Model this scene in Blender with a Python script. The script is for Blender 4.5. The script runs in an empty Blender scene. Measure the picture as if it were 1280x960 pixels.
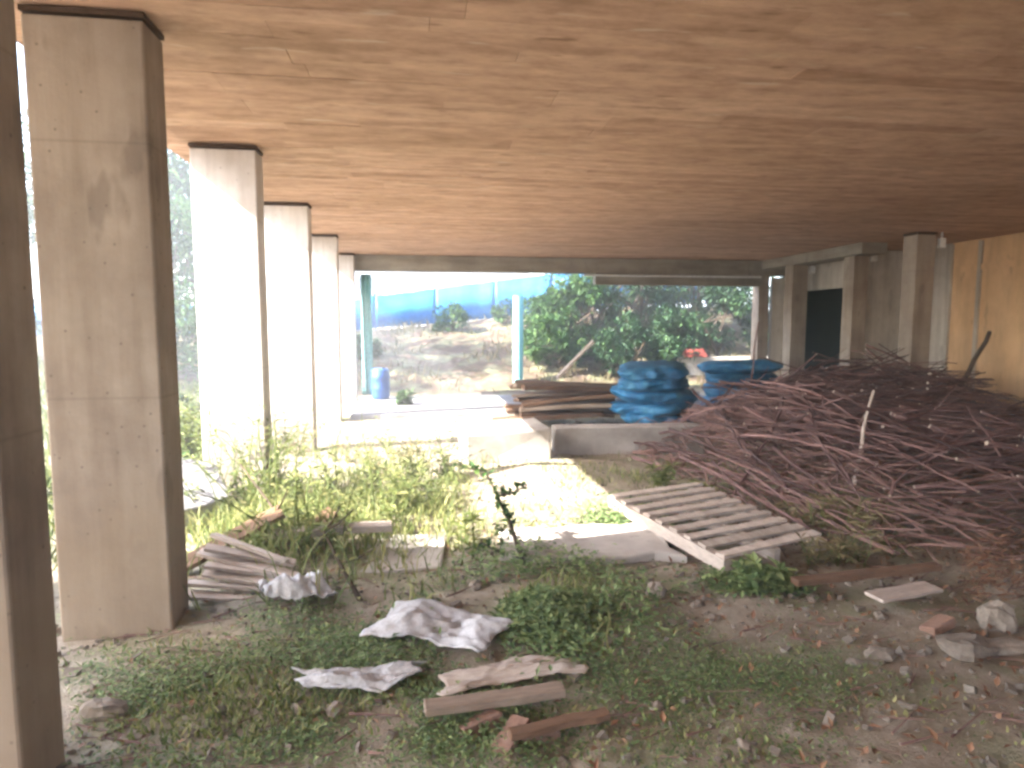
import bpy, math, random
from mathutils import Vector, Matrix, noise
R = math.radians
random.seed(11)
sc = bpy.context.scene
COL = sc.collection

# ------------------------------------------------------------------ camera
F, W, H = 800.0, 1280, 960
PITCH, YAW, CZ = R(5.2), R(8.2), 1.6
cd = bpy.data.cameras.new('camera'); cam = bpy.data.objects.new('camera', cd); COL.objects.link(cam)
cam.location = (0, 0, CZ); cam.rotation_euler = (math.pi/2 - PITCH, 0, -YAW)
cd.sensor_width = 36; cd.lens = F / W * 36; cd.clip_start = 0.05; cd.clip_end = 600
sc.camera = cam
MC = cam.rotation_euler.to_matrix()
def ray(px, py): return (MC @ Vector(((px - W/2) / F, (H/2 - py) / F, -1))).normalized()
def on_z(px, py, z=0.0):
    d = ray(px, py); t = (z - CZ) / d.z
    return Vector((0, 0, CZ)) + d * t
def on_y(px, py, Y):
    d = ray(px, py); return Vector((0, 0, CZ)) + d * (Y / d.y)

# ------------------------------------------------------------------ ground height
def smooth(a, b, t):
    t = max(0, min(1, (t - a) / (b - a))); return t*t*(3 - 2*t)
def ground(x, y):
    n = noise.noise(Vector((x*.45, y*.45, 0))) * .05 + noise.noise(Vector((x*1.7, y*1.7, 3))) * .028
    n += noise.noise(Vector((x*5, y*5, 7))) * .012
    back = smooth(14.6, 22.5, y) * (1.55 + .085*max(-4, min(x, 8)))
    back += smooth(14.6, 17, y) * .3 * noise.noise(Vector((x*.5, y*.5, 9)))
    left = smooth(-3.2, -9, x) * .75 * (1 - smooth(14, 22, y))
    mound = .16*math.exp(-((x-1.2)/.9)**2 - ((y-6.3)/.8)**2) + .13*math.exp(-((x+.9)/.5)**2 - ((y-4.5)/.8)**2)
    near = smooth(1.4, .4, math.hypot(x, y)) * -.03
    return n + back + left + mound + near
def heap_h(x, y):
    e = lambda cx, cy, rx, ry: math.exp(-(((x-cx)/rx)**2) - ((y-cy)/ry)**2)
    h = 1.0*e(7.4, 9.2, 2.3, 1.7) + .52*e(5.6, 6.4, 2.2, 1.7) + .42*e(4.9, 8.0, 1.25, 1.2) + .34*e(4.7, 4.7, 1.7, 1.15)
    h += .26*e(3.75, 6.9, .8, 1.7)
    return max(0, h - .05)

# ------------------------------------------------------------------ materials
def mat(name, rough=.9, spec=.2):
    m = bpy.data.materials.new(name); m.use_nodes = True
    nt = m.node_tree; b = nt.nodes['Principled BSDF']
    b.inputs['Roughness'].default_value = rough
    b.inputs['Specular IOR Level'].default_value = spec
    return m, nt, b
def nd(nt, typ, **kw):
    n = nt.nodes.new(typ)
    for k, v in kw.items():
        if hasattr(n, k): setattr(n, k, v)
        else: n.inputs[k].default_value = v
    return n
def coords(nt, space='Object', scale=(1, 1, 1)):
    if space == 'World':
        o = nd(nt, 'ShaderNodeNewGeometry').outputs['Position']
    else:
        o = nd(nt, 'ShaderNodeTexCoord').outputs[space]
    mp = nd(nt, 'ShaderNodeMapping'); mp.inputs['Scale'].default_value = scale
    nt.links.new(o, mp.inputs['Vector']); return mp.outputs['Vector']
def ramp(nt, fac, stops):
    r = nd(nt, 'ShaderNodeValToRGB'); e = r.color_ramp.elements
    while len(e) < len(stops): e.new(.5)
    for i, (p, c) in enumerate(stops):
        e[i].position = p; e[i].color = (*c, 1) if len(c) == 3 else c
    nt.links.new(fac, r.inputs['Fac']); return r.outputs['Color']
def nz(nt, vec, scale, detail=6, rough=.6):
    n = nd(nt, 'ShaderNodeTexNoise'); n.inputs['Scale'].default_value = scale
    n.inputs['Detail'].default_value = detail; n.inputs['Roughness'].default_value = rough
    nt.links.new(vec, n.inputs['Vector']); return n.outputs['Fac']
def mix(nt, fac, a, b, mode='MIX'):
    m = nd(nt, 'ShaderNodeMix'); m.data_type = 'RGBA'; m.blend_type = mode
    for sock, v in ((m.inputs[0], fac), (m.inputs[6], a), (m.inputs[7], b)):
        if isinstance(v, (int, float)): sock.default_value = v
        elif isinstance(v, tuple): sock.default_value = (*v, 1) if len(v) == 3 else v
        else: nt.links.new(v, sock)
    return m.outputs[2]
def bump(nt, b, h, strength=.4, dist=.02):
    n = nd(nt, 'ShaderNodeBump'); n.inputs['Strength'].default_value = strength; n.inputs['Distance'].default_value = dist
    nt.links.new(h, n.inputs['Height']); nt.links.new(n.outputs['Normal'], b.inputs['Normal'])
def mottled(name, c0, c1, c2=None, scale=3, stretch=(1, 1, 1), rough=.9, bs=.35, spec=.2, space='Object', vary=0.0):
    m, nt, b = mat(name, rough, spec)
    v = coords(nt, space, stretch)
    st = [(.3, c0), (.7, c1)] if c2 is None else [(.25, c0), (.5, c1), (.75, c2)]
    f = nz(nt, v, scale); c = ramp(nt, f, st)
    fine = nz(nt, v, scale*9, 4)
    c = mix(nt, .35, c, ramp(nt, fine, [(.35, (.25, .25, .25)), (.65, (1, 1, 1))]), 'MULTIPLY')
    if vary:
        oi = nd(nt, 'ShaderNodeObjectInfo').outputs['Random']
        c = mix(nt, 1.0, c, ramp(nt, oi, [(0, (1-vary,)*3), (1, (1, 1, 1))]), 'MULTIPLY')
    nt.links.new(c, b.inputs['Base Color']); bump(nt, b, fine, bs, .01)
    return m
def leafmat(name, dark, mid, light, trans=.3):
    m, nt, b = mat(name, .6, .25)
    a = nd(nt, 'ShaderNodeAttribute'); a.attribute_name = 'tone'
    c = ramp(nt, a.outputs['Fac'], [(0, dark), (.5, mid), (1, light)])
    nt.links.new(c, b.inputs['Base Color'])
    t = nd(nt, 'ShaderNodeBsdfTranslucent'); nt.links.new(c, t.inputs['Color'])
    mx = nd(nt, 'ShaderNodeMixShader'); mx.inputs[0].default_value = trans
    nt.links.new(b.outputs[0], mx.inputs[1]); nt.links.new(t.outputs[0], mx.inputs[2])
    nt.links.new(mx.outputs[0], nt.nodes['Material Output'].inputs['Surface'])
    return m

def ground_material():
    m, nt, b = mat('earth', .95, .1)
    v = coords(nt, 'World')
    big = nz(nt, v, .8, 5, .65); med = nz(nt, v, 3.5, 6, .7); fine = nz(nt, v, 22, 6, .75); grit = nz(nt, v, 90, 3, .7)
    soil = ramp(nt, med, [(.25, (.26, .205, .155)), (.5, (.42, .35, .275)), (.75, (.56, .485, .40))])
    sand = ramp(nt, med, [(.25, (.30, .255, .20)), (.5, (.42, .36, .285)), (.75, (.54, .47, .39))])
    # sand and plaster dust lie in the middle of the floor, dark soil near the camera and under the heap
    sep = nd(nt, 'ShaderNodeSeparateXYZ'); nt.links.new(v, sep.inputs[0])
    def band(sock, lo0, lo1, hi0, hi1):
        x = nd(nt, 'ShaderNodeMapRange', interpolation_type='SMOOTHSTEP'); nt.links.new(sock, x.inputs[0])
        x.inputs[1].default_value = lo0; x.inputs[2].default_value = lo1
        y = nd(nt, 'ShaderNodeMapRange', interpolation_type='SMOOTHSTEP'); nt.links.new(sock, y.inputs[0])
        y.inputs[1].default_value = hi0; y.inputs[2].default_value = hi1; y.inputs[3].default_value = 1; y.inputs[4].default_value = 0
        p = nd(nt, 'ShaderNodeMath', operation='MULTIPLY'); nt.links.new(x.outputs[0], p.inputs[0]); nt.links.new(y.outputs[0], p.inputs[1])
        return p.outputs[0]
    wob = nd(nt, 'ShaderNodeMath', operation='MULTIPLY_ADD'); nt.links.new(big, wob.inputs[0]); wob.inputs[1].default_value = 2.4
    nt.links.new(sep.outputs[1], wob.inputs[2])
    wobx = nd(nt, 'ShaderNodeMath', operation='MULTIPLY_ADD'); nt.links.new(big, wobx.inputs[0]); wobx.inputs[1].default_value = 2.0
    nt.links.new(sep.outputs[0], wobx.inputs[2])
    my = band(wob.outputs[0], 4.0, 5.1, 16.5, 17.5); mx_ = band(wobx.outputs[0], -4.5, -2.5, 3.2, 5.2)
    p = nd(nt, 'ShaderNodeMath', operation='MULTIPLY'); nt.links.new(my, p.inputs[0]); nt.links.new(mx_, p.inputs[1])
    c = mix(nt, p.outputs[0], soil, sand)
    # outside at the back: pinkish raw earth bank
    bank = ramp(nt, med, [(.3, (.06, .065, .03)), (.5, (.125, .085, .06)), (.75, (.18, .13, .10))])
    mb = band(sep.outputs[1], 14.2, 15.2, 900, 1000); c = mix(nt, mb, c, bank)
    c = mix(nt, .55, c, ramp(nt, fine, [(.3, (.42, .40, .38)), (.62, (1, 1, 1))]), 'MULTIPLY')
    pale = ramp(nt, nz(nt, v, 7, 3, .6), [(.62, (0, 0, 0)), (.70, (1, 1, 1))])
    c = mix(nt, mix(nt, 1.0, pale, (.35, .35, .35), 'MULTIPLY'), c, (.45, .40, .35))
    moss = ramp(nt, nz(nt, v, 1.7, 5, .7), [(.46, (0, 0, 0)), (.62, (1, 1, 1))])
    c = mix(nt, mix(nt, 1.0, moss, (.6, .6, .6), 'MULTIPLY'), c, (.23, .245, .14))
    nt.links.new(c, b.inputs['Base Color'])
    h = nd(nt, 'ShaderNodeMath', operation='ADD'); nt.links.new(fine, h.inputs[0]); nt.links.new(grit, h.inputs[1])
    bump(nt, b, h.outputs[0], .8, .03)
    return m

def ceiling_material():
    m, nt, b = mat('formwork_boards', .85, .15)
    a = nd(nt, 'ShaderNodeAttribute'); a.attribute_name = 'tone'
    c = ramp(nt, a.outputs['Fac'], [(0, (.46, .295, .21)), (.5, (.60, .405, .30)), (.85, (.66, .46, .35)), (1, (.74, .58, .48))])
    v = coords(nt, 'World', (.7, 5, 1)); g = nz(nt, v, 1.6, 6, .65)
    c = mix(nt, .6, c, ramp(nt, g, [(.3, (.55, .5, .47)), (.65, (1, 1, 1))]), 'MULTIPLY')
    v2 = coords(nt, 'World', (.7, 2.4, 1)); s = nz(nt, v2, 1.5, 5, .6)
    c = mix(nt, ramp(nt, s, [(.60, (0, 0, 0)), (.74, (.6, .6, .6))]), c, (.60, .45, .34))
    s2 = nz(nt, coords(nt, 'World', (.6, .9, 1)), .9, 4, .6)
    c = mix(nt, ramp(nt, s2, [(.52, (0, 0, 0)), (.72, (.7, .7, .7))]), c, (.42, .275, .185))
    s3 = nz(nt, coords(nt, 'World', (1.5, 3.6, 1)), 2.2, 7, .72)
    c = mix(nt, .75, c, ramp(nt, s3, [(.34, (.66, .60, .56)), (.5, (.95, .94, .93)), (.66, (1.2, 1.2, 1.18))]), 'MULTIPLY')
    s4 = nz(nt, coords(nt, 'World', (1.6, 9, 1)), 1.3, 3, .5)
    c = mix(nt, ramp(nt, s4, [(.65, (0, 0, 0)), (.72, (.5, .5, .5))]), c, (.66, .54, .45))
    c = mix(nt, ramp(nt, s4, [(.29, (.7, .7, .7)), (.335, (0, 0, 0))]), c, (.20, .11, .07))
    nt.links.new(c, b.inputs['Base Color']); bump(nt, b, s3, .5, .02)
    return m

def concrete(name, base, dark, streak=(6, 6, .5), rough=.9, seams=False):
    m, nt, b = mat(name, rough, .2)
    v = coords(nt, 'World'); f = nz(nt, v, 1.6, 7, .65)
    c = ramp(nt, f, [(.3, dark), (.6, base)])
    st = nz(nt, coords(nt, 'World', streak), 1.2, 5, .6)
    c = mix(nt, .5, c, ramp(nt, st, [(.35, (.5, .46, .42)), (.6, (1, 1, 1))]), 'MULTIPLY')
    blot = nz(nt, coords(nt, 'World', (3, 3, 1.2)), 1.6, 3, .5)
    c = mix(nt, ramp(nt, blot, [(.64, (0, 0, 0)), (.70, (.45, .45, .45))]), c, tuple(x*.55 for x in dark))
    fine = nz(nt, v, 40, 5, .7)
    if seams:   # form-joint lines, pin holes and splashed mud at the foot
        pz_ = nd(nt, 'ShaderNodeSeparateXYZ'); nt.links.new(v, pz_.inputs[0])
        fr = nd(nt, 'ShaderNodeMath', operation='PINGPONG'); nt.links.new(pz_.outputs[2], fr.inputs[0]); fr.inputs[1].default_value = .62
        c = mix(nt, ramp(nt, fr.outputs[0], [(0, (.3, .3, .3)), (.010, (0, 0, 0))]), c, tuple(x*.5 for x in dark))
        vo = nd(nt, 'ShaderNodeTexVoronoi'); vo.inputs['Scale'].default_value = 14; nt.links.new(v, vo.inputs['Vector'])
        c = mix(nt, ramp(nt, vo.outputs['Distance'], [(.07, (.6, .6, .6)), (.12, (0, 0, 0))]), c, tuple(x*.45 for x in dark))
        zz = nd(nt, 'ShaderNodeMath', operation='MULTIPLY_ADD'); nt.links.new(f, zz.inputs[0]); zz.inputs[1].default_value = -1.1; nt.links.new(pz_.outputs[2], zz.inputs[2])
        c = mix(nt, ramp(nt, zz.outputs[0], [(0, (.45, .45, .45)), (.35, (0, 0, 0))]), c, (.22, .16, .10))
    nt.links.new(c, b.inputs['Base Color']); bump(nt, b, fine, .3, .006)
    return m

M = {}
M['earth'] = ground_material()
M['ceiling'] = ceiling_material()
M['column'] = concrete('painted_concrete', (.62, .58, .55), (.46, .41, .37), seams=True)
M['shadecolumn'] = concrete('shaded_column', (.37, .31, .25), (.24, .19, .15), seams=True)  # darker copy of the column concrete, shade of the unlit columns in its colour
M['concrete'] = concrete('raw_concrete', (.48, .45, .42), (.30, .27, .245), (2, 2, 2))
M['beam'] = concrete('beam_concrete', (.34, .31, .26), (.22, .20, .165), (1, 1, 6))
M['floorstrip'] = concrete('grey_screed', (.24, .235, .24), (.15, .145, .15), (2, 2, 2))
M['palewall'] = concrete('pale_render', (.60, .55, .48), (.42, .37, .31))
M['ochre'] = concrete('ochre_plywood', (.75, .50, .28), (.63, .39, .20), (3, 3, .6))
M['dark'] = mottled('near_black', (.006, .009, .008), (.014, .02, .018), rough=.95, spec=.02)
M['cap'] = mottled('dark_timber', (.05, .03, .02), (.11, .07, .045), scale=4)
M['white'] = mottled('white_plastic', (.70, .70, .68), (.82, .82, .80), rough=.5, bs=.1)
M['wood'] = mottled('weathered_wood', (.26, .19, .14), (.42, .33, .26), scale=2, stretch=(1.2, 9, 9), vary=.45)
M['palewood'] = mottled('sunbleached_wood', (.46, .38, .32), (.66, .57, .50), scale=2, stretch=(1.2, 9, 9), vary=.25)
M['brownwood'] = mottled('brown_timber', (.13, .075, .045), (.28, .17, .11), scale=2, stretch=(1.2, 9, 9), vary=.5)
M['bark'] = mottled('bark', (.05, .035, .025), (.13, .095, .07), scale=8)
M['stick'] = mottled('reddish_sticks', (.14, .074, .07), (.36, .215, .195), scale=5, vary=.7, rough=.75)
M['twig'] = mottled('dry_twigs', (.11, .06, .054), (.33, .20, .17), scale=3, space='World')
M['cut'] = mottled('cut_ends', (.50, .40, .31), (.66, .56, .46), scale=9)
M['bluefence'] = mottled('blue_hoarding', (.008, .10, .36), (.018, .16, .44), (.05, .25, .50), scale=.9, rough=.5, bs=.1)
M['tarp'] = mottled('blue_tarpaulin', (.015, .075, .19), (.03, .17, .34), (.11, .32, .48), scale=5, rough=.6, bs=.6, spec=.25, vary=.3)
M['teal'] = mottled('turquoise_net', (.16, .42, .43), (.28, .54, .53), scale=3, rough=.7)
M['drum'] = mottled('blue_plastic', (.015, .06, .22), (.03, .11, .33), scale=3, rough=.4, spec=.5)
M['brick'] = mottled('brick', (.26, .155, .115), (.38, .24, .18), scale=5, vary=.3)
M['stone'] = mottled('stone', (.25, .205, .165), (.43, .37, .31), scale=5, vary=.45)
M['plaster'] = mottled('white_sheeting', (.44, .43, .43), (.56, .56, .57), scale=9, rough=.6, bs=.3)
M['house'] = mottled('house_render', (.62, .60, .58), (.74, .72, .70), scale=.6)
M['roof'] = mottled('roof_sheet', (.34, .34, .36), (.46, .46, .48), scale=1)
M['glass'] = mottled('grey_window', (.14, .15, .16), (.22, .23, .24), rough=.3, bs=0)
M['red'] = mottled('red_paint', (.16, .03, .025), (.24, .06, .045), scale=4)
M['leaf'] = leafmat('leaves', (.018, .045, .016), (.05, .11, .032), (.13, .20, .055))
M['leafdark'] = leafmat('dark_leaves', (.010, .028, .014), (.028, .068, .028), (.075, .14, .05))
M['weed'] = leafmat('weed_leaves', (.07, .11, .03), (.19, .225, .07), (.40, .38, .17), .35)
M['straw'] = leafmat('dry_grass', (.14, .11, .05), (.26, .21, .105), (.40, .33, .19), .25)
M['tuft'] = leafmat('bank_tufts', (.07, .075, .03), (.15, .125, .06), (.24, .19, .11), .2)
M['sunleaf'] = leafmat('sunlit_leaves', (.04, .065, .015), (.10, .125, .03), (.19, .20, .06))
M['cover'] = leafmat('ground_cover', (.08, .13, .055), (.19, .27, .11), (.40, .46, .20))
M['litter'] = leafmat('leaf_litter', (.10, .045, .025), (.22, .11, .06), (.36, .22, .13), .1)

# ------------------------------------------------------------------ mesh builder
class MB:
    def __init__(s): s.v = []; s.f = []; s.t = []; s.mi = []
    def box(s, c, size, rot=None, tone=.5, mi=0, jit=0):
        hx, hy, hz = (k/2 for k in size); b = len(s.v); rm = rot or Matrix.Identity(3)
        for dx, dy, dz in ((-1,-1,-1),(1,-1,-1),(1,1,-1),(-1,1,-1),(-1,-1,1),(1,-1,1),(1,1,1),(-1,1,1)):
            p = Vector((dx*hx, dy*hy, dz*hz))
            if jit: p += Vector([random.uniform(-jit, jit) for _ in range(3)])
            s.v.append(Vector(c) + rm @ p)
        for q in ((0,3,2,1),(4,5,6,7),(0,1,5,4),(1,2,6,5),(2,3,7,6),(3,0,4,7)):
            s.f.append([b+i for i in q]); s.t.append(tone); s.mi.append(mi)
        return s
    def tube(s, pts, rads, n=7, tone=.5, mi=0, capmi=None):
        b = len(s.v); pts = [Vector(p) for p in pts]
        for i, p in enumerate(pts):
            d = (pts[min(i+1, len(pts)-1)] - pts[max(i-1, 0)]).normalized()
            u = d.cross(Vector((0, 0, 1)) if abs(d.z) < .9 else Vector((1, 0, 0))).normalized(); w = d.cross(u)
            r = rads[i] if isinstance(rads, (list, tuple)) else rads
            for k in range(n):
                a = 2*math.pi*k/n; s.v.append(p + (u*math.cos(a) + w*math.sin(a))*r)
        for i in range(len(pts)-1):
            for k in range(n):
                s.f.append([b+i*n+k, b+i*n+(k+1) % n, b+(i+1)*n+(k+1) % n, b+(i+1)*n+k]); s.t.append(tone); s.mi.append(mi)
        cm = mi if capmi is None else capmi
        s.f.append([b+k for k in range(n)][::-1]); s.t.append(tone); s.mi.append(cm)
        e = b + (len(pts)-1)*n; s.f.append([e+k for k in range(n)]); s.t.append(tone); s.mi.append(cm)
        return s
    def leaf(s, p, d, up, L, wd, tone):
        b = len(s.v); side = d.cross(up)
        side = side.normalized() if side.length > 1e-4 else Vector((1, 0, 0))
        nrm = side.cross(d)
        s.v += [p, p + d*L*.45 + side*wd*.5 + nrm*L*.06, p + d*L - nrm*L*.12, p + d*L*.45 - side*wd*.5 + nrm*L*.06]
        s.f += [[b, b+1, b+2], [b, b+2, b+3]]; s.t += [tone, tone*.92]; s.mi += [0, 0]
    def blade(s, p, d, L, wd, bend, tone):
        b = len(s.v); side = Vector((-d.y, d.x, 0)); side = side.normalized() if side.length > .01 else Vector((1, 0, 0))
        a = random.uniform(0, 6.28); side = Vector((math.cos(a), math.sin(a), 0))
        m1 = p + d*L*.55; tip = p + d*L*.9 + bend*L
        s.v += [p - side*wd*.5, p + side*wd*.5, m1 + bend*L*.25 + side*wd*.4, m1 + bend*L*.25 - side*wd*.4, tip]
        s.f += [[b, b+1, b+2, b+3], [b+3, b+2, b+4]]; s.t += [tone, tone]; s.mi += [0, 0]
    def mesh(s, name, mats):
        me = bpy.data.meshes.new(name); me.from_pydata([tuple(v) for v in s.v], [], s.f)
        for m in (mats if isinstance(mats, (list, tuple)) else [mats]): me.materials.append(m)
        at = me.attributes.new('tone', 'FLOAT', 'FACE'); at.data.foreach_set('value', s.t)
        me.polygons.foreach_set('material_index', s.mi); me.update(); return me
    def build(s, name, mats, parent=None, bevel=0, smooth_=False, loc=None, rot=None):
        o = bpy.data.objects.new(name, s.mesh(name, mats)); COL.objects.link(o)
        if parent is not None: o.parent = parent
        if loc is not None: o.location = loc
        if rot is not None: o.rotation_euler = rot
        if bevel:
            bm = o.modifiers.new('bevel', 'BEVEL'); bm.width = bevel; bm.segments = 2; bm.limit_method = 'ANGLE'
        if smooth_: o.data.polygons.foreach_set('use_smooth', [True]*len(o.data.polygons))
        return o
def tag(o, label=None, cat=None, group=None, kind=None):
    if label: o['label'] = label
    if cat: o['category'] = cat
    if group: o['group'] = group
    if kind: o['kind'] = kind
    return o
def empty(name, loc=(0, 0, 0), rz=0):
    o = bpy.data.objects.new(name, None); COL.objects.link(o); o.location = loc; o.rotation_euler = (0, 0, rz)
    o.empty_display_size = .1; return o
def rz(a): return Matrix.Rotation(a, 3, 'Z')
def eul(x, y, z): return Matrix.Rotation(z, 3, 'Z') @ Matrix.Rotation(y, 3, 'Y') @ Matrix.Rotation(x, 3, 'X')
def rdir(zmin=-1):
    while True:
        v = Vector([random.uniform(-1, 1) for _ in range(3)])
        if .05 < v.length < 1 and v.z/v.length >= zmin: return v.normalized()

# ------------------------------------------------------------------ ground sheet
def spaced(segs):
    out = []
    for a, b, st in segs:
        n = max(1, round((b-a)/st)); out += [a + (b-a)*i/n for i in range(n)]
    return out + [segs[-1][1]]
xs = spaced([(-160, -30, 20), (-30, -10, 2), (-10, -3, .35), (-3, 5, .07), (5, 10, .2), (10, 30, 2), (30, 160, 20)])
ys = spaced([(-60, -8, 8), (-8, 1.2, .5), (1.2, 8, .06), (8, 15, .14), (15, 26, .4), (26, 60, 4), (60, 200, 20)])
g = MB()
for y in ys:
    for x in xs: g.v.append((x, y, ground(x, y)))
nx = len(xs)
for j in range(len(ys)-1):
    for i in range(nx-1):
        g.f.append([j*nx+i, j*nx+i+1, (j+1)*nx+i+1, (j+1)*nx+i]); g.t.append(.5); g.mi.append(0)
tag(g.build('ground', M['earth'], smooth_=True), kind='structure')

# ------------------------------------------------------------------ the unfinished building
HC = 3.1                       # underside of the boarded ceiling
XL, XR, YB, YF = -2.1, 9.67, -7.0, 14.3
bld = empty('unfinished_building', (4, 6, 0))
tag(bld, 'unfinished building seen from under its low boarded ceiling between concrete columns', 'building')
INV = Matrix.Translation((-4, -6, 0))
def part(mb, name, m, parent=None, bevel=0, smooth_=False):
    par = parent or bld
    o = mb.build(name, m, None, bevel, smooth_)
    o.parent = par
    o.location = Vector((0, 0, 0)) - par.matrix_basis.translation if par is bld else Vector((0, 0, 0))
    return o
c = MB()
def boards(x0, x1, y0, y1):
    y = y0
    while y < y1 - .01:
        w = min(random.choice((.1, .12, .15, .18, .2, .3)), y1 - y)
        x = x0 - random.uniform(0, 2)
        while x < x1 - .01:
            L = random.uniform(1.6, 3.2); a, b_ = max(x, x0), min(x+L, x1)
            if b_ - a > .05:
                dz = random.uniform(0, .004)
                c.box(((a+b_)/2, y+w/2, HC + .02 + dz), (b_-a-.003, w-.003, .04), tone=min(1, max(0, random.gauss(.48, .17))),
                      rot=eul(0, random.uniform(-.0016, .0016), 0))
            x += L
        y += w
boards(XL, XR, YB, YF)
boards(-6.2, XL-.004, YB, 3.36)  # out-of-view roof wing, shaped to keep the sun off the near columns
part(c, 'ceiling', M['ceiling'])
s = MB(); s.box(((XL+XR)/2, (YB+YF)/2, HC+.20), (XR-XL+.02, YF-YB+.02, .26)); s.box(((-6.2+XL)/2-.012, (YB+3.36)/2, HC+.20), (XL+6.2, 3.36-YB, .26))  # second box covers the unseen sun-blocking wing
part(s, 'roof_slab', M['concrete'])
# blade columns along the open left side
LX1 = -1.33
for i, (y, lab) in enumerate(((2.18, 'shaded column at the left frame edge, only its side and a strip of front seen'),
                              (3.42, 'large dark column in shade nearest in full view'),
                              (5.72, 'sunlit column with a slanting roof shadow, second in the row'),
                              (8.25, 'sunlit column third in the row'), (11.0, 'narrow sunlit column fourth in the row'),
                              (13.75, 'farthest column at the left corner of the back opening'))):
    LX0 = -1.825 if i == 1 else -1.85; LX1 = (-1.305, -1.29)[i] if i < 2 else -1.33
    k = MB(); k.box(((LX0+LX1)/2, y+.125, (HC-.045)/2-.1), (LX1-LX0, .25, HC-.045+.2)); co = part(k, 'column', M['shadecolumn' if i < 2 else 'column'], bevel=.012); co['label'] = lab
    k = MB(); k.box(((LX0+LX1)/2, y+.125, HC-.022), (LX1-LX0+.012, .256, .024)); part(k, 'cap', M['cap'], parent=co)
# right row of columns
for i, (x, y, w, lab) in enumerate(((8.05, 9.35, .34, 'near right column before the ochre wall'), (8.15, 11.0, .30, 'right column beside the dark doorway'),
                               (8.1, 12.85, .36, 'grey right column in front of the doorway'), (8.0, 14.12, .26, 'right column at the edge of the back opening'))):
    k = MB(); k.box((x, y+.15, (HC-.045)/2-.1), (w, .3, HC-.045+.2)); co = part(k, 'column', M['shadecolumn'], bevel=.012); co['label'] = lab
    k = MB(); k.box((x, y+.15, HC-.022), (w+.01, .31, .035)); part(k, 'cap', M['cap'], parent=co)
# back beam, stepped lintel, pipe
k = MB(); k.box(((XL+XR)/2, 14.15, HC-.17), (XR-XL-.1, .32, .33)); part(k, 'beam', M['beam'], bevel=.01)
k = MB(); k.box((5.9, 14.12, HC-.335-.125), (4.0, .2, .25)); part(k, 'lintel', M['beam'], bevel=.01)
k = MB(); k.tube([(3.6, 13.93, HC-.39), (7.8, 13.93, HC-.385)], .022, 8); part(k, 'pipe', M['white'])
# right wall: ochre boards near, pale render beyond, a dark doorway
k = MB(); k.box((XR+.06, 3.8, HC/2-.1), (.12, 13.6, HC+.3)); w1 = part(k, 'wall', M['ochre']); w1['label'] = 'ochre plywood wall along the right side'
k = MB()
k.box((XR+.075, 12.45, HC/2-.1), (.12, 3.68, HC+.3)); k.box((8.66, 12.85, HC/2-.1), (.12, 2.5, HC+.16)); k.box((9.2, 11.68, HC/2-.1), (.94, .12, HC+.16))
k.box((8.95, 14.24, HC/2-.25), (1.4, .12, HC-.25))
w2 = part(k, 'wall', M['palewall']); w2['label'] = 'pale rendered wall at the far right around a dark doorway'
k = MB(); k.box((8.58, 12.62, 1.12), (.05, 1.42, 2.5)); part(k, 'doorway_dark', M['dark'], parent=w2)  # near-black slab standing in for the shade inside the open doorway
for y in (9.98, 10.6):
    k = MB(); k.box((XR-.02, y, HC/2), (.05, .06, HC-.06)); part(k, 'batten', M['palewall'])
k = MB(); k.box((XR-.015, 6, 2.62), (.03, 9, .10)); part(k, 'batten', M['ochre'])
k = MB(); k.box((1.73, YB+3.0, .7), (15.8, .15, 1.9)); w3 = part(k, 'wall', M['concrete']); w3['label'] = 'added unseen concrete wall behind the viewer holding back light'  # unseen, added to cut the light on the near column and ceiling
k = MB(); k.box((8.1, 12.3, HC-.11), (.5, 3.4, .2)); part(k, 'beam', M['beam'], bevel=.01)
# white boxes made up for small bright spots of light at the column tops
for x, y, z, lab in ((8.36, 9.4, 2.93, 'small white fitting for a bright spot beside the top of the near right column'),
                     (8.43, 11.05, 2.88, 'small white fitting for a bright spot above the dark doorway'),
                     (8.4, 12.9, 2.80, 'small white fitting for a bright spot beside the grey right column')):
    e = empty('bright_spot_box', (x, y, z)); tag(e, lab, 'standin')
    k = MB(); k.box((0, 0, 0), (.12, .07, .16)); k.build('box', M['white'], e, bevel=.015)
    k = MB(); k.tube([(0, 0, .08), (0, 0, HC-z)], .015, 8); k.build('hanger', M['white'], e)

# ------------------------------------------------------------------ back floor strip, blocks, slabs
def lump(name, poly, z0, z1, m, label, cat, tilt=(0, 0), group=None, jit=.01):
    """a broken flat slab: jittered outline, real thickness"""
    cx = sum(p[0] for p in poly)/len(poly); cy = sum(p[1] for p in poly)/len(poly)
    pts = []
    for i in range(len(poly)):
        a, b_ = Vector(poly[i]), Vector(poly[(i+1) % len(poly)]); n = max(1, int((b_-a).length/.18))
        for j in range(n): pts.append(a.lerp(b_, j/n) + Vector((random.uniform(-jit, jit), random.uniform(-jit, jit))))
    k = MB(); n = len(pts)
    for p in pts: k.v.append((p.x-cx, p.y-cy, 0))
    for p in pts: k.v.append((p.x-cx, p.y-cy, z1-z0 + random.uniform(-jit, jit)*.3))
    k.f.append(list(range(n))[::-1]); k.f.append([n+i for i in range(n)])
    for i in range(n): k.f.append([i, (i+1) % n, n+(i+1) % n, n+i])
    k.t = [.5]*len(k.f); k.mi = [0]*len(k.f)
    o = k.build(name, m, loc=(cx, cy, z0), rot=(tilt[0], tilt[1], 0), bevel=.012)
    return tag(o, label, cat, group)
lump('concrete_slab', [(-1.2, 11.2), (3.2, 11.0), (6.2, 11.3), (6.2, 14.0), (-1.2, 14.0)], -.2, .07, M['floorstrip'],
     'long grey concrete floor strip across the back of the space before the opening', 'slab')
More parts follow.
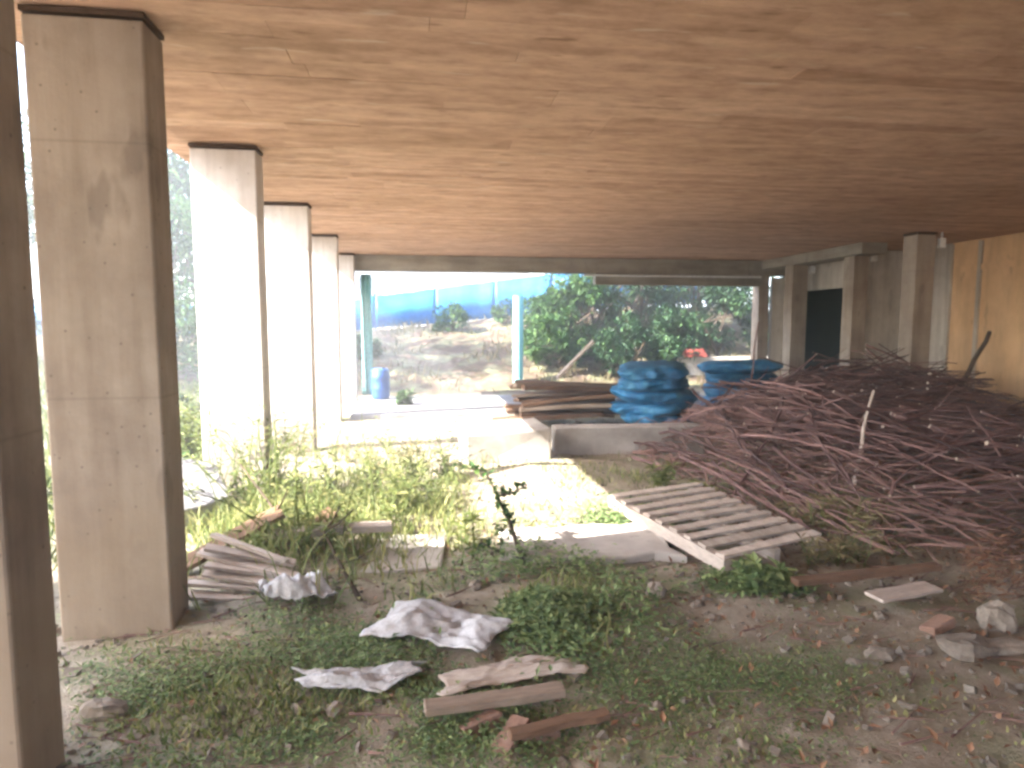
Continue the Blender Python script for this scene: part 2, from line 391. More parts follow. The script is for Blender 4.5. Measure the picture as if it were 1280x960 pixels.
b = MB(); b.box((0, 0, .17), (.98, .7, .42), rot=eul(.05, -.04, .05), jit=.02)
o = b.build('concrete_block', M['concrete'], loc=(.98, 7.5, ground(.98, 7.5)), bevel=.02)
tag(o, 'pale squarish concrete block lying in the sun at the middle of the floor', 'concrete block')
b = MB(); b.box((0, 0, .14), (1.9, .3, .42), rot=rz(-.04), jit=.015)
o = b.build('kerb_wall', M['concrete'], loc=(2.6, 7.75, ground(2.6, 7.8)), bevel=.015)
tag(o, 'low concrete kerb wall just right of the pale block', 'low wall')
lump('concrete_slab', [(.55, 4.12), (1.75, 4.0), (1.72, 4.75), (.6, 4.72)], .0, .06, M['concrete'], 'flat pale concrete slab in the ground left of the pallet', 'slab', jit=.03)
lump('concrete_slab', [(-.85, 4.0), (.1, 4.05), (.2, 4.65), (-.75, 4.75)], -.01, .05, M['concrete'], 'tan flat slab in the ground left of the leaning branch', 'slab', jit=.04)
lump('broken_slab', [(-2.45, 5.15), (-1.78, 5.0), (-1.5, 5.3), (-1.75, 5.62), (-2.3, 5.6)], .25, .42, M['floorstrip'],
     'tilted broken concrete slab among weeds in front of the second column', 'broken slab', (.38, .3), jit=.03)

# ------------------------------------------------------------------ boards
def board(name, L, w, t, m, loc, rot, label, cat='board', group=None, bend=0):
    k = MB(); n = 6
    for i in range(n+1):
        x = L*(i/n-.5); z = bend*math.sin(math.pi*i/n)
        j = random.uniform(-.006, .006)
        k.v += [(x, -w/2+j, z), (x, w/2+j, z), (x, w/2+j, z+t), (x, -w/2+j, z+t)]
    for i in range(n):
        a = i*4
        for q in range(4): k.f.append([a+q, a+(q+1) % 4, a+4+(q+1) % 4, a+4+q][::-1])
    k.f += [[0, 1, 2, 3], [n*4+3, n*4+2, n*4+1, n*4]]
    k.t = [.5]*len(k.f); k.mi = [0]*len(k.f)
    return tag(k.build(name, m, loc=loc, rot=rot, bevel=.004), label, cat, group)
# bundle at the foot of the big shaded column
for i in range(7):
    board('board', random.uniform(.45, .62), .075, .022, M['palewood'],
          (-1.02 + random.uniform(-.04, .04), 3.7 + .035*i, .05 + .035*i + random.uniform(0, .015)),
          (random.uniform(-.3, .3), .10 + .035*i, random.uniform(-.3, .15)),
          'pale weathered board in the loose bundle at the foot of the big column', group='boards at the foot of the column')
p = on_z(410, 668, .2); board('board', .85, .09, .05, M['palewood'], (p.x, p.y, .2), (.1, -.02, .05), 'short pale board lying level among the weeds behind the bundle', bend=.01)
p = on_z(365, 690, .1); board('board', .7, .12, .03, M['brownwood'], (p.x, p.y, .14), (.3, -.5, .6), 'dark brown board sticking up out of the weeds')
p = on_z(280, 700, .12); board('board', .75, .16, .03, M['brownwood'], (p.x, p.y+.1, .2), (.2, -.42, .35), 'reddish brown board propped above the pale bundle')
# stack of timber beside the blue tarpaulins
for i in range(16):
    lay = i // 4; j = i % 4
    z = .12 + lay*.15 + random.uniform(0, .03)
    board('timber', random.uniform(1.5, 2.1), random.uniform(.14, .26), random.uniform(.035, .07), random.choice((M['brownwood'], M['brownwood'], M['wood'])),
          (2.2 + random.uniform(-.2, .2) + lay*.12, 9.7 + j*.26, z),
          (random.uniform(-.12, .12), random.uniform(-.1, .06), random.uniform(-.16, .16)),
          'rough brown timber in the stack left of the blue tarpaulins', 'timber', 'timbers stacked beside the tarpaulins', bend=random.uniform(-.02, .05))
board('timber', .9, .3, .04, M['palewood'], (2.7, 10.9, 1.0), (.1, -.8, -.3), 'pale board propped up behind the timber stack', 'timber')
p = on_z(1085, 727, .03); board('plank', 1.05, .07, .04, M['brownwood'], (p.x, p.y, .06), (0, 0, .10), 'narrow dark plank on the ground right of the pallet', 'plank')
p = on_z(620, 890, .03); board('plank', .58, .07, .035, M['wood'], (p.x, p.y, .07), (.05, .01, .10), 'tan plank on the ground in front of the white sheet', 'plank')
p = on_z(700, 915, .03); board('plank', .42, .05, .03, M['brownwood'], (p.x, p.y, .05), (0, .02, .2), 'short dark lath on the soil nearest the camera', 'plank')
p = on_z(1130, 748, .02); board('plank', .5, .12, .02, M['palewood'], (p.x, p.y, .05), (.06, .03, .25), 'short pale plank on the soil below the dark plank', 'plank')

# ------------------------------------------------------------------ pallet
pal = empty('pallet', (2.16, 4.52, .10)); pal.rotation_euler = (R(1.5), R(3), R(-75)); pal.scale = (.93, .9, 1)
tag(pal, 'pale wooden pallet with open slats tilted against the brushwood heap', 'pallet')
for i in range(9):
    k = MB(); x = -.68 + i*.17; k.box((x, 0, .07), (.085, .98, .022), rot=eul(0, random.uniform(-.05, .05), random.uniform(-.03, .03)), jit=.004); k.build('slat', M['palewood'], pal, bevel=.003)
for y in (-.46, 0, .46):
    k = MB(); k.box((0, y, .012), (1.5, .085 if y else .06, .09), jit=.004); k.build('stringer', M['palewood'], pal, bevel=.004)

# ------------------------------------------------------------------ blue tarpaulins
def tarp(cx, cy, z, rx, ry, h, seed):
    rnd = random.Random(seed); k = MB(); N, Mv = 72, 14
    for j in range(Mv+1):
        v = j/Mv; prof = math.sin(math.pi*(.06+.88*v))**.22
        for i in range(N):
            a = 2*math.pi*i/N; sq = 1/max(abs(math.cos(a))**3 + abs(math.sin(a))**3, .2)**(1/3)
            n = noise.noise(Vector((math.cos(a)*1.9+seed*3.1, math.sin(a)*1.9, v*1.5))) * .16 + noise.noise(Vector((math.cos(a)*4, math.sin(a)*4+seed, v*2.5)))*.10 + (1-2*abs(noise.noise(Vector((math.cos(a)*7+seed, math.sin(a)*7, v*3)))))*.045
            r = prof*sq*(1+n); k.v.append((rx*r*math.cos(a), ry*r*math.sin(a), h*v + .05*h*n*3))
    for j in range(Mv):
        for i in range(N): k.f.append([j*N+i, j*N+(i+1) % N, (j+1)*N+(i+1) % N, (j+1)*N+i])
    k.f.append(list(range(N))[::-1])
    b0 = len(k.v); k.v.append((0, 0, h*1.02))
    for i in range(N): k.f.append([Mv*N+i, Mv*N+(i+1) % N, b0])
    k.t = [.5]*len(k.f); k.mi = [0]*len(k.f)
    return k.build('tarpaulin', M['tarp'], loc=(cx, cy, z), rot=(rnd.uniform(-.05, .05), rnd.uniform(-.05, .05), rnd.uniform(0, 3)), smooth_=True)
z = .05
for i, h in enumerate((.24, .21, .25, .22, .23)):
    o = tarp(3.62 + random.uniform(-.06, .06), 9.5, z, .56 + .035*i + random.uniform(-.04, .04), .5, h, i); z += h*.8
    tag(o, 'crumpled blue tarpaulin folded in the tall stack beside the timber', 'tarpaulin', 'tarpaulins in the tall stack')
z = .05
for i, h in enumerate((.28, .3, .28, .24)):
    o = tarp(5.75, 10.9, z, .62+random.uniform(-.05, .05), .5, h, 20+i); z += h*.8
    tag(o, 'blue tarpaulin in the lower stack, partly behind the brushwood', 'tarpaulin', 'tarpaulins in the low stack')

# ------------------------------------------------------------------ brushwood heap
GS = 'sticks in the brushwood heap'
smesh = []
for v in range(24):
    k = MB(); L = random.uniform(.9, 2.6); n = 7; r0 = random.choice((.007, .009, .011, .014, .018, .024))
    ax, ay, az = (random.uniform(-.10, .10) for _ in range(3))
    pts = [(L*(i/n-.5), ax*math.sin(3.1*i/n) + .02*random.uniform(-1, 1), ay*math.sin(3.1*i/n)+.015*random.uniform(-1, 1)) for i in range(n+1)]
    k.tube(pts, [r0*(1-.45*i/n) for i in range(n+1)], 6, capmi=1)
    if v % 2:
        q = Vector(pts[4]); d = Vector((.5, random.uniform(-.4, .4), random.uniform(.1, .5)))
        k.tube([q, q+d*.35, q+d*.6+Vector((.1, .05, 0))], [r0*.6, r0*.45, r0*.25], 5)
    me = k.mesh('stick', [M['stick'], M['cut']]); me.polygons.foreach_set('use_smooth', [True]*len(me.polygons)); smesh.append(me)
def heap_pt():
    while True:
        x, y = random.uniform(1.9, 9.3), random.uniform(3.2, 11)
        h = heap_h(x, y)
        if h > .06 and random.random() < .25 + h and x < 9.4: return x, y, h
def stick_angle(x, y):
    a = random.gauss(-.05, .26) if x - .25*(y-5) > 4.2 else random.gauss(-1.5, .25)
    if random.random() < .12: a += random.uniform(-1.2, 1.2)
    return a
for i in range(292):
    x, y, h = heap_pt(); a = stick_angle(x, y)
    if x > 8.4: a *= .3; x = 8.1
    e = .4; zs = heap_h(x+e*math.cos(a), y+e*math.sin(a)) - heap_h(x-e*math.cos(a), y-e*math.sin(a))
    o = bpy.data.objects.new('stick', smesh[i % 24]); COL.objects.link(o)
    o.location = (x, y, max(.04, h*random.uniform(.75, 1.06) + .05)); o.rotation_euler = (random.uniform(0, 6), -math.atan2(zs, 2*e) + random.gauss(0, .10 if i % 9 else .42), a)
    tag(o, 'thin reddish brown stick lying in the big brushwood heap on the right', 'stick', GS)
k = MB()
for i in range(3600):
    x, y, h = heap_pt(); a = stick_angle(x, y) + random.gauss(0, .3); L = random.uniform(.25, .9)
    if x > 8.9: x = 8.7
    z = h*random.uniform(.3, 1.0) + .02; d = Vector((math.cos(a), math.sin(a), random.gauss(0, .16)))
    p = Vector((x, y, z)); r = random.uniform(.004, .011)
    k.tube([p - d*L*.5, p + Vector((0, 0, random.uniform(-.03, .05))), p + d*L*.5], [r, r*.9, r*.5], 4)
tag(k.build('brushwood', M['twig']), 'tangle of fine dark twigs filling the heap on the right', 'brushwood', kind='stuff')
k = MB()   # the dead undergrowth and leaves the sticks rest on
for i in range(9000):
    x, y, h = heap_pt(); p = Vector((x, y, h*random.uniform(.15, .85) + .01))
    k.leaf(p, rdir(-.3), Vector((0, 0, 1)), random.uniform(.03, .07), random.uniform(.01, .025), random.random()*.6)
tag(k.build('dead_leaves', M['litter']), 'dead leaves caught in the brushwood heap', 'leaves', kind='stuff')
# cut poles poking out
def pole(name, a, b_, r0, r1, m, label, cat='pole', cap=None, wob=.015):
    a, b_ = Vector(a), Vector(b_); n = 6; k = MB(); mid = (a+b_)/2
    pts = [a.lerp(b_, i/n) - mid + Vector([random.uniform(-wob, wob) for _ in range(3)]) for i in range(n+1)]
    k.tube(pts, [r0+(r1-r0)*i/n for i in range(n+1)], 8, capmi=1)
    return tag(k.build(name, [m, cap or m], loc=mid, smooth_=False), label, cat)
def polepx(p0, p1, Y0, Y1, *a, **kw): return pole(a[0], on_y(*p0, Y0), on_y(*p1, Y1), *a[1:], **kw)
polepx((1060, 640), (1090, 488), 5.0, 5.6, 'pole', .018, .012, M['palewood'], 'tall pale stick standing upright in front of the heap')
polepx((1022, 605), (1080, 520), 5.6, 6.4, 'pole', .014, .012, M['palewood'], 'shorter pale stick leaning toward the upright one', wob=.01)
polepx((1196, 490), (1238, 415), 8.6, 8.7, 'pole', .035, .03, M['bark'], 'dark pole leaning up against the ochre wall')
for (px, py), Y, L in (((1158, 533), 6.8, .10), ((1265, 582), 5.6, .10), ((1190, 610), 5.3, .10), ((1200, 632), 4.9, .12), ((1255, 620), 4.9, .13), ((880, 590), 6.6, .16), ((902, 592), 6.4, .14), ((1036, 528), 7.2, .14), ((1028, 556), 6.9, .12), ((1150, 580), 5.9, .09)):
    p = on_y(px, py, Y); o = pole('cut_stub', p + Vector((.25, .5, -.06)), p + Vector((0, 0, L*.2)), .022, .02, M['stick'], 'sawn branch with pale cut end facing out of the heap', 'branch', M['cut'])
    o['group'] = 'sawn branches in the heap'

# ------------------------------------------------------------------ stones and bricks
def rock(name, loc, size, m, label, cat='stone', group=None, seed=0, rot=0):
    k = MB(); N, Q = 14, 8
    for j in range(Q+1):
        th = math.pi*j/Q
        for i in range(N):
            a = 2*math.pi*i/N; d = Vector((math.sin(th)*math.cos(a), math.sin(th)*math.sin(a), math.cos(th)))
            r = 1 + .38*noise.noise(d*1.3 + Vector((seed*2.7, 0, 0))) + .16*noise.noise(d*3.4 + Vector((0, seed, 0)))
            k.v.append((d.x*r*size[0], d.y*r*size[1], d.z*r*size[2]))
    for j in range(Q):
        for i in range(N): k.f.append([j*N+i, (j+1)*N+i, (j+1)*N+(i+1) % N, j*N+(i+1) % N])
    k.t = [.5]*len(k.f); k.mi = [0]*len(k.f)
    return tag(k.build(name, m, loc=loc, rot=(0, 0, rot)), label, cat, group)
def gr(p, dz=0): return (p.x, p.y, ground(p.x, p.y) + dz)
rock('stone', gr(on_z(1205, 812), .04), (.14, .09, .06), M['stone'], 'large pale flat stone on the brown soil at lower right', seed=1)
rock('stone', gr(on_z(1245, 778), .05), (.10, .08, .09), M['stone'], 'upright tan stone at the right edge below the heap', seed=2)
rock('stone', gr(on_z(1250, 806), .02), (.18, .06, .03), M['stone'], 'long thin stone beside the large pale one', seed=3)
rock('stone', gr(on_z(1100, 820), .02), (.08, .05, .03), M['stone'], 'small pinkish stone on bare soil left of the large pale one', seed=4)
rock('stone', gr(on_z(130, 895), .02), (.09, .05, .05), M['stone'], 'dark stone at the front of the soil beside the nearest column', seed=5)
rock('stone', gr(on_z(820, 745), .02), (.06, .05, .07), M['stone'], 'small dark stone standing before the pallet', seed=6)
for i in range(34):
    x, y = random.uniform(-.8, 3.2), random.uniform(1.9, 4.2); s_ = random.uniform(.012, .04)
    rock('stone', (x, y, ground(x, y)+s_*.3), (s_*1.5, s_, s_*.7), M['stone'], 'small rubble stone scattered over the foreground soil', group='small stones on the soil', seed=10+i, rot=random.uniform(0, 6))
for px, py, a, lab in ((1172, 786, .3, 'red brick on the soil above the large pale stone'), (640, 930, .9, 'broken brick on the soil at the bottom middle'), (672, 925, .2, 'brick lying below the tan plank'), (600, 915, .4, 'brick half buried left of the dark lath')):
    p = on_z(px, py); k = MB(); k.box((0, 0, .02), (.17, .085, .055), jit=.008)
    tag(k.build('brick', M['brick'], loc=gr(p), rot=(random.uniform(-.2, .2), random.uniform(-.2, .2), a), bevel=.006), lab, 'brick')
o = None
# rubble gravel (uncountable)
k = MB()
for i in range(5200):
    if i < 3600: x, y = random.uniform(-2.2, 4.5), random.uniform(1.4, 5.2)
    else: x, y = random.uniform(-1.2, 3.8), random.uniform(5, 11)
    s_ = random.uniform(.004, .016) if random.random() < .9 else random.uniform(.015, .03)
    k.box((x, y, ground(x, y)+s_*.3), (s_*random.uniform(1, 2.2), s_*random.uniform(.8, 1.6), s_), rot=eul(random.uniform(-.5, .5), random.uniform(-.5, .5), random.uniform(0, 6)), jit=s_*.3)
tag(k.build('gravel', M['stone']), 'loose grit and rubble crumbs over the earth floor', 'gravel', kind='stuff')
k = MB()
for i in range(420):
    x, y = random.uniform(-1.5, 4.2), random.uniform(1.6, 4.6); a = random.uniform(-.7, .7); L = random.uniform(.06, .3)
    p = Vector((x, y, ground(x, y)+.012)); d = Vector((math.cos(a), math.sin(a), random.uniform(-.05, .12)))
    k.tube([p-d*L/2, p+d*L/2], [random.uniform(.003, .007), .002], 4)
tag(k.build('twig_litter', M['twig']), 'scattered dry twigs on the earth floor', 'twigs', kind='stuff')
k = MB()
for i in range(2600):
    x, y = random.uniform(-1.4, 4.8), random.uniform(1.5, 5.0)
    if x < 1.2 and random.random() < .6: continue
    k.leaf(Vector((x, y, ground(x, y)+.012)), rdir(-.15), Vector((0, 0, 1)), random.uniform(.025, .06), random.uniform(.012, .03), random.random())
for i in range(420):
    p = on_z(random.uniform(1200, 1300), random.uniform(695, 770)); k.leaf(Vector((p.x, p.y, .05+random.uniform(0, .16))), Vector((random.uniform(-1, 1), random.uniform(-.6, .2), random.uniform(-.1, .7))).normalized(), Vector((0, 0, 1)), random.uniform(.04, .10), .005, random.uniform(0, .8))
tag(k.build('leaf_litter', M['litter']), 'reddish dry leaves and needles on the ground by the heap', 'leaves', kind='stuff')

# ------------------------------------------------------------------ white sheets
def sheet(name, cx, cy, z, L, w, rot, label, amp, seed, m, tail=0):
    k = MB(); N, Q = 36, 22
    for j in range(Q+1):
        for i in range(N+1):
            u, v = i/N-.5, j/Q-.5
            x = u*L*(1 + .25*noise.noise(Vector((v*3, seed, 1)))); y = v*w*(1 + .45*noise.noise(Vector((u*3, seed, 5)))) + .18*w*math.sin(u*4+seed)
            hgt = amp*(.32 + .55*noise.noise(Vector((u*2.4+seed, v*2, 0))) + .16*(1-2*abs(noise.noise(Vector((u*6, v*4+seed, 2))))) + .10*(1-2*abs(noise.noise(Vector((u*11+v*4, v*9, seed+3))))) + .05*noise.noise(Vector((u*18, v*14, seed))))
            hgt *= 1 - .6*max(abs(u), abs(v))*2*.8
            q = rz(rot) @ Vector((x, y, 0)); k.v.append((q.x, q.y, ground(cx+q.x, cy+q.y) + .015 + max(0, hgt)))
    for j in range(Q):
        for i in range(N): k.f.append([j*(N+1)+i, j*(N+1)+i+1, (j+1)*(N+1)+i+1, (j+1)*(N+1)+i])
    k.t = [.5]*len(k.f); k.mi = [0]*len(k.f)
    o = k.build(name, m, loc=(cx, cy, z), smooth_=True); sm = o.modifiers.new('thick', 'SOLIDIFY'); sm.thickness = .004
    return tag(o, label, 'sheet')
p = on_z(548, 803); sheet('plastic_sheet', p.x, p.y, .0, .62, .34, -.55, 'crumpled white plastic sheet on the ground before the leafy branch', .17, 1.3, M['plaster'])
p = on_z(450, 858); sheet('plastic_sheet', p.x, p.y, .0, .52, .16, .05, 'long flattened white sheet lying nearest the camera', .11, 4.1, M['plaster'])
p = on_z(640, 858); sheet('paper_sack', p.x, p.y, .0, .62, .15, .03, 'torn tan paper sack beside the flattened white sheet', .08, 7.7, M['palewood'])
p = on_z(370, 760); sheet('plastic_sheet', p.x, p.y, .0, .34, .26, .5, 'small white sheet heaped at the end of the board bundle', .22, 9.9, M['plaster'])

# ------------------------------------------------------------------ plants
UP = Vector((0, 0, 1))
def weed(name, loc, hgt, n, m, label, cat='weed', group=None, spread=.35, lw=.03, ll=.10, stems=5, stemm=None):
    e = empty(name, loc); tag(e, label, cat, group)
    st, lf = MB(), MB()
    for s_ in range(stems):
        d = Vector((random.gauss(0, spread), random.gauss(0, spread), 1)).normalized(); h = hgt*random.uniform(.55, 1)
        q = [Vector((random.gauss(0, .03), random.gauss(0, .03), -.02))]
        for i in range(1, 6):
            d = (d + Vector((random.gauss(0, .16), random.gauss(0, .16), -.03))).normalized(); q.append(q[-1] + d*h/5)
        st.tube(q, [.006, .005, .0045, .004, .003, .0015], 4, tone=.3)
        for l in range(n):
            t = random.uniform(.1, 5); i = min(4, int(t)); p = q[i].lerp(q[i+1], t-i)
            dd = Vector((random.gauss(0, 1), random.gauss(0, 1), random.uniform(-.1, .8))).normalized()
            lf.leaf(p, dd, UP, ll*random.uniform(.5, 1.2), lw*random.uniform(.6, 1.2), min(1, max(0, random.gauss(.5, .28))))
    st.build('stem', stemm or M['weed'], e); lf.build('foliage', m, e); return e
GW = 'leafy weeds under the building'
def wp(px, py, hgt, n=22, label=None, m='weed', dz=0, **kw):
    p = on_z(px, py); return weed('weed', (p.x, p.y, ground(p.x, p.y)), hgt, n, M[m], label or 'yellow green weed growing in the sunlit patch between the columns', group=None if label else GW, **kw)
for i in range(20):
    wp(random.gauss(500, 42), random.gauss(632, 26), random.uniform(.25, .6), 14, lw=.022, ll=.09, stems=7)
for i in range(12):
    wp(random.uniform(250, 420), random.uniform(600, 720), random.uniform(.3, .6), 16, lw=.03, ll=.10, stems=6)
for i in range(17):
    wp(random.uniform(238, 350), random.uniform(610, 670), random.uniform(.8, 1.25), 16, 'tall wispy weed standing in front of the second column', lw=.022, ll=.08, stems=9)['group'] = 'tall weeds before the second column'
for i in range(8):
    wp(random.uniform(350, 520), random.uniform(560, 610), random.uniform(.35, .6), 10, 'thin straw coloured weed in front of the far columns', 'straw', lw=.014, ll=.08, stems=9)['group'] = 'straw weeds before the far columns'
for i in range(9):
    wp(random.uniform(330, 480), random.uniform(640, 740), random.uniform(.75, 1.15), 9, 'tall thin upright stem with few leaves at left centre before the sunlit columns', lw=.025, ll=.07, stems=2, spread=.22)['group'] = 'thin stems at left centre'
wp(590, 690, .35, 20, 'weed clump at the left foot of the leaning branch'); wp(825, 610, .32, 30, 'bright green weed at the far corner of the pallet', lw=.05)
wp(880, 628, .22, 24, 'small weed beside the far edge of the pallet'); wp(940, 733, .2, 40, 'dark green weed under the near end of the pallet', 'cover', lw=.06, stems=8)
wp(985, 730, .16, 40, 'low weed at the near right corner of the pallet', 'cover', lw=.05)
wp(505, 510, .35, 50, 'bushy green weed beside the blue drum', 'leaf', lw=.09, ll=.14, stems=10)
for i, x in enumerate((-2.6, -2.3, -2.9, -2.5, -3.2, -3.5, -2.7, -3.0)):
    weed('shrub', (x, 5.3+i*.62, ground(x, 5.3+i*.62)), random.uniform(.9, 1.5)*(.5 if i < 3 else .8), 60, M['leaf' if i % 3 else 'sunleaf'], 'yellow green shrub in full sun just outside the left columns', 'shrub', 'shrubs outside the left columns', lw=.06, ll=.13, stems=9, stemm=M['bark'])
for i in range(26):
    wp(random.uniform(985, 1120), random.uniform(640, 705), random.uniform(.2, .36), 8, 'dry straw coloured weed in front of the brushwood heap', 'straw', lw=.012, ll=.11, stems=6)['group'] = 'dry weeds before the heap'

# ground cover, grass
k = MB()
def cover(px0, px1, py0, py1, n, hmax, sz):
    for i in range(n):
        qx, qy = random.gauss(0, .36), random.gauss(0, .36)
        if abs(qy) > 1.1: continue
        p = on_z((px0+px1)/2 + qx*(px1-px0)*.8, (py0+py1)/2 + qy*(py1-py0)*.8)
        dens = noise.noise(Vector((p.x*2.1, p.y*2.1, 4)))
        if dens < random.uniform(-.35, .25): continue
        zz = ground(p.x, p.y) + random.uniform(.005, hmax)*max(.2, .6+dens)
        d = Vector((random.gauss(0, 1), random.gauss(0, 1), random.uniform(-.2, .6))).normalized()
        k.leaf(Vector((p.x, p.y, zz)), d, UP, sz*random.uniform(.5, 1.3), sz*.55*random.uniform(.6, 1.2), min(1, max(0, random.gauss(.45, .26))))
cover(80, 760, 815, 960, 26000, .05, .024)
cover(590, 790, 700, 830, 8000, .14, .042)
cover(570, 700, 740, 800, 4000, .16, .05)
cover(330, 620, 730, 850, 5000, .06, .03)
cover(740, 1080, 780, 960, 9000, .03, .02)
cover(680, 860, 640, 672, 2500, .12, .05)
cover(880, 1020, 715, 745, 1500, .06, .05)
tag(k.build('ground_cover', M['cover']), 'low leafy green ground cover over the foreground soil', 'ground cover', kind='stuff')
k = MB()
def grass(px0, px1, py0, py1, n, L):
    for i in range(n):
        qx, qy = random.gauss(0, .34), max(-.9, min(.9, random.gauss(0, .34)))
        p = on_z((px0+px1)/2 + qx*(px1-px0)*.9, (py0+py1)/2 + qy*(py1-py0)*.9)
        if noise.noise(Vector((p.x*1.7, p.y*1.7, 8))) < random.uniform(-.4, .3): continue
        d = Vector((random.gauss(0, .35), random.gauss(0, .35), 1)).normalized()
        k.blade(Vector((p.x, p.y, ground(p.x, p.y)-.01)), d, L*random.uniform(.4, 1.2), .010, Vector((random.gauss(0, .3), random.gauss(0, .3), -.1)), random.random())
grass(390, 590, 575, 690, 4300, .26); grass(235, 420, 600, 730, 3600, .36); grass(650, 860, 585, 665, 1600, .10); grass(540, 760, 720, 800, 1500, .16)
grass(100, 500, 820, 950, 3200, .07); grass(500, 1200, 830, 960, 2200, .05); grass(800, 1000, 560, 640, 500, .2)
tag(k.build('grass', M['weed']), 'yellow green grass over the sunlit floor between the columns', 'grass', kind='stuff')
k = MB()
for i in range(9500):
    x, y = random.uniform(-9, -2.0), random.uniform(3.6, 15)
    k.blade(Vector((x, y, ground(x, y)-.01)), Vector((random.gauss(0, .3), random.gauss(0, .3), 1)).normalized(), random.uniform(.15, .5), .02, Vector((random.gauss(0, .3), random.gauss(0, .3), -.1)), random.random())
tag(k.build('bank_grass', M['sunleaf']), 'grass on the bank outside left of the columns', 'grass', kind='stuff')

def branch(name, pts, r0, label, nleaf, m, lw, ll, sub=3):
    base = Vector(pts[0]); e = empty(name, base); tag(e, label, 'branch')
    st, lf = MB(), MB(); q = [Vector(p)-base for p in pts]
    st.tube(q, [r0*(1-.7*i/(len(q)-1)) for i in range(len(q))], 6)
    tips = []
    for s_ in range(sub):
        i = random.randrange(1, len(q)); d = Vector((random.gauss(0, .6), random.gauss(0, .4), random.uniform(.1, .6))).normalized()
        qq = [q[i], q[i]+d*.1, q[i]+d*.2+Vector((0, 0, .03))]; st.tube(qq, [r0*.45, r0*.35, r0*.2], 5); tips.append(qq)
    for l in range(nleaf):
        ch = q if random.random() < .5 or not tips else random.choice(tips)
        i = random.randrange(len(ch)-1); p = ch[i].lerp(ch[i+1], random.random())
        lf.leaf(p, rdir(-.4), UP, ll*random.uniform(.5, 1.2), lw*random.uniform(.6, 1.2), random.random())
    st.build('stem', M['bark'], e); lf.build('foliage', m, e)
def px(pp, Y): return [on_y(a, b_, Y+dy) for a, b_, dy in pp]
branch('branch', px([(660, 725, 0), (650, 690, .05), (636, 650, .12), (622, 620, .2), (606, 588, .28)], 4.1), .022, 'dark crooked branch leaning out of the leafy patch at the middle', 160, M['leaf'], .045, .07)
branch('branch', px([(655, 712, 0), (625, 690, .05), (600, 678, .05), (590, 700, -.02)], 4.15), .014, 'thin bent branch arching left of the dark crooked one', 60, M['leaf'], .04, .06, 1)
branch('branch', px([(472, 792, 0), (450, 750, .1), (425, 705, .2), (405, 665, .3)], 3.55), .022, 'thin dark stem leaning left over the pale ground', 70, M['weed'], .03, .05)
branch('branch', px([(395, 745, 0), (380, 700, .15), (345, 640, .4), (300, 580, .7)], 4.0), .018, 'thin bare stem leaning left before the second column', 40, M['weed'], .03, .05)

def crown_tree(name, loc, hgt, rx, m, label, nclump, nleaf, sz, group, trunk=.09):
    e = empty(name, loc); tag(e, label, 'tree' if hgt > 3 else 'shrub', group)
    t = MB(); lean = Vector((random.gauss(0, .15), random.gauss(0, .15), 0))
    tp = [lean*i + Vector((0, 0, -.15 + hgt*.18*i)) for i in range(5)]
    t.tube(tp, [trunk*(1-.17*i) for i in range(5)], 7)
    lf = MB()
    for c_ in range(nclump):
        a = random.uniform(0, 6.28); rr = rx*math.sqrt(random.random()); zc = hgt*random.uniform(.12, .95)
        rr *= math.sin(math.pi*min(.97, .25+.7*zc/hgt))**.6
        cc = Vector((rr*math.cos(a), rr*math.sin(a), zc)); cr = rx*random.uniform(.16, .34); base = random.uniform(-.22, .22)
        if c_ % 2 == 0: t.tube([tp[random.randrange(1, 4)], cc*.6+Vector((0, 0, zc*.2)), cc], [trunk*.4, trunk*.25, trunk*.08], 5)
        for l in range(nleaf):
            d = rdir(); p = cc + d*cr*random.uniform(.5, 1.05)
            lf.leaf(p, (d + rdir()*.9).normalized(), UP, sz*random.uniform(.6, 1.3), sz*.5, min(1, max(0, random.gauss(.45+base, .2))))
    t.build('trunk', M['bark'], e); lf.build('crown', m, e)
GT = 'trees outside the back opening'
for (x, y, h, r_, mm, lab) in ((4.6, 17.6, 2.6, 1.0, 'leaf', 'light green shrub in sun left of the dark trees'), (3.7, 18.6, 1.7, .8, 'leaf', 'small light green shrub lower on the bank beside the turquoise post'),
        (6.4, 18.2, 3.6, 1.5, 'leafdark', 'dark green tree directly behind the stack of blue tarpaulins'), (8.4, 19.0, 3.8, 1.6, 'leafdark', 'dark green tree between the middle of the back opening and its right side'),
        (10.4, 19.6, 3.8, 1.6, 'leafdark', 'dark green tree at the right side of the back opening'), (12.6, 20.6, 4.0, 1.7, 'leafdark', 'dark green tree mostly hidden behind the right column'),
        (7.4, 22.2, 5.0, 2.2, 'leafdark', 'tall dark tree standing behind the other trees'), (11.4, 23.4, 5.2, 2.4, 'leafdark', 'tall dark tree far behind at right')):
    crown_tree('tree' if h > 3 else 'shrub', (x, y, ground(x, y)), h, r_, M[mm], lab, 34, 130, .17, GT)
for (x, y, h, r_, lab) in ((-6.2, 16.6, 7.0, 2.3, 'tall tree added outside beyond the far end of the column row to shade the bank'), (-6.6, 20.2, 7.4, 2.6, 'tall tree added on the bank left of the back opening, near the hoarding, for its shade'), (-10.5, 16.4, 6.5, 2.4, 'tall tree outside seen in the slit left of the big column')):
    crown_tree('tree', (x, y, ground(x, y)), h, r_, M['leaf'], lab, 40, 150, .22, None, .14)  # left-hand trees added to throw dappled shade over the earth bank
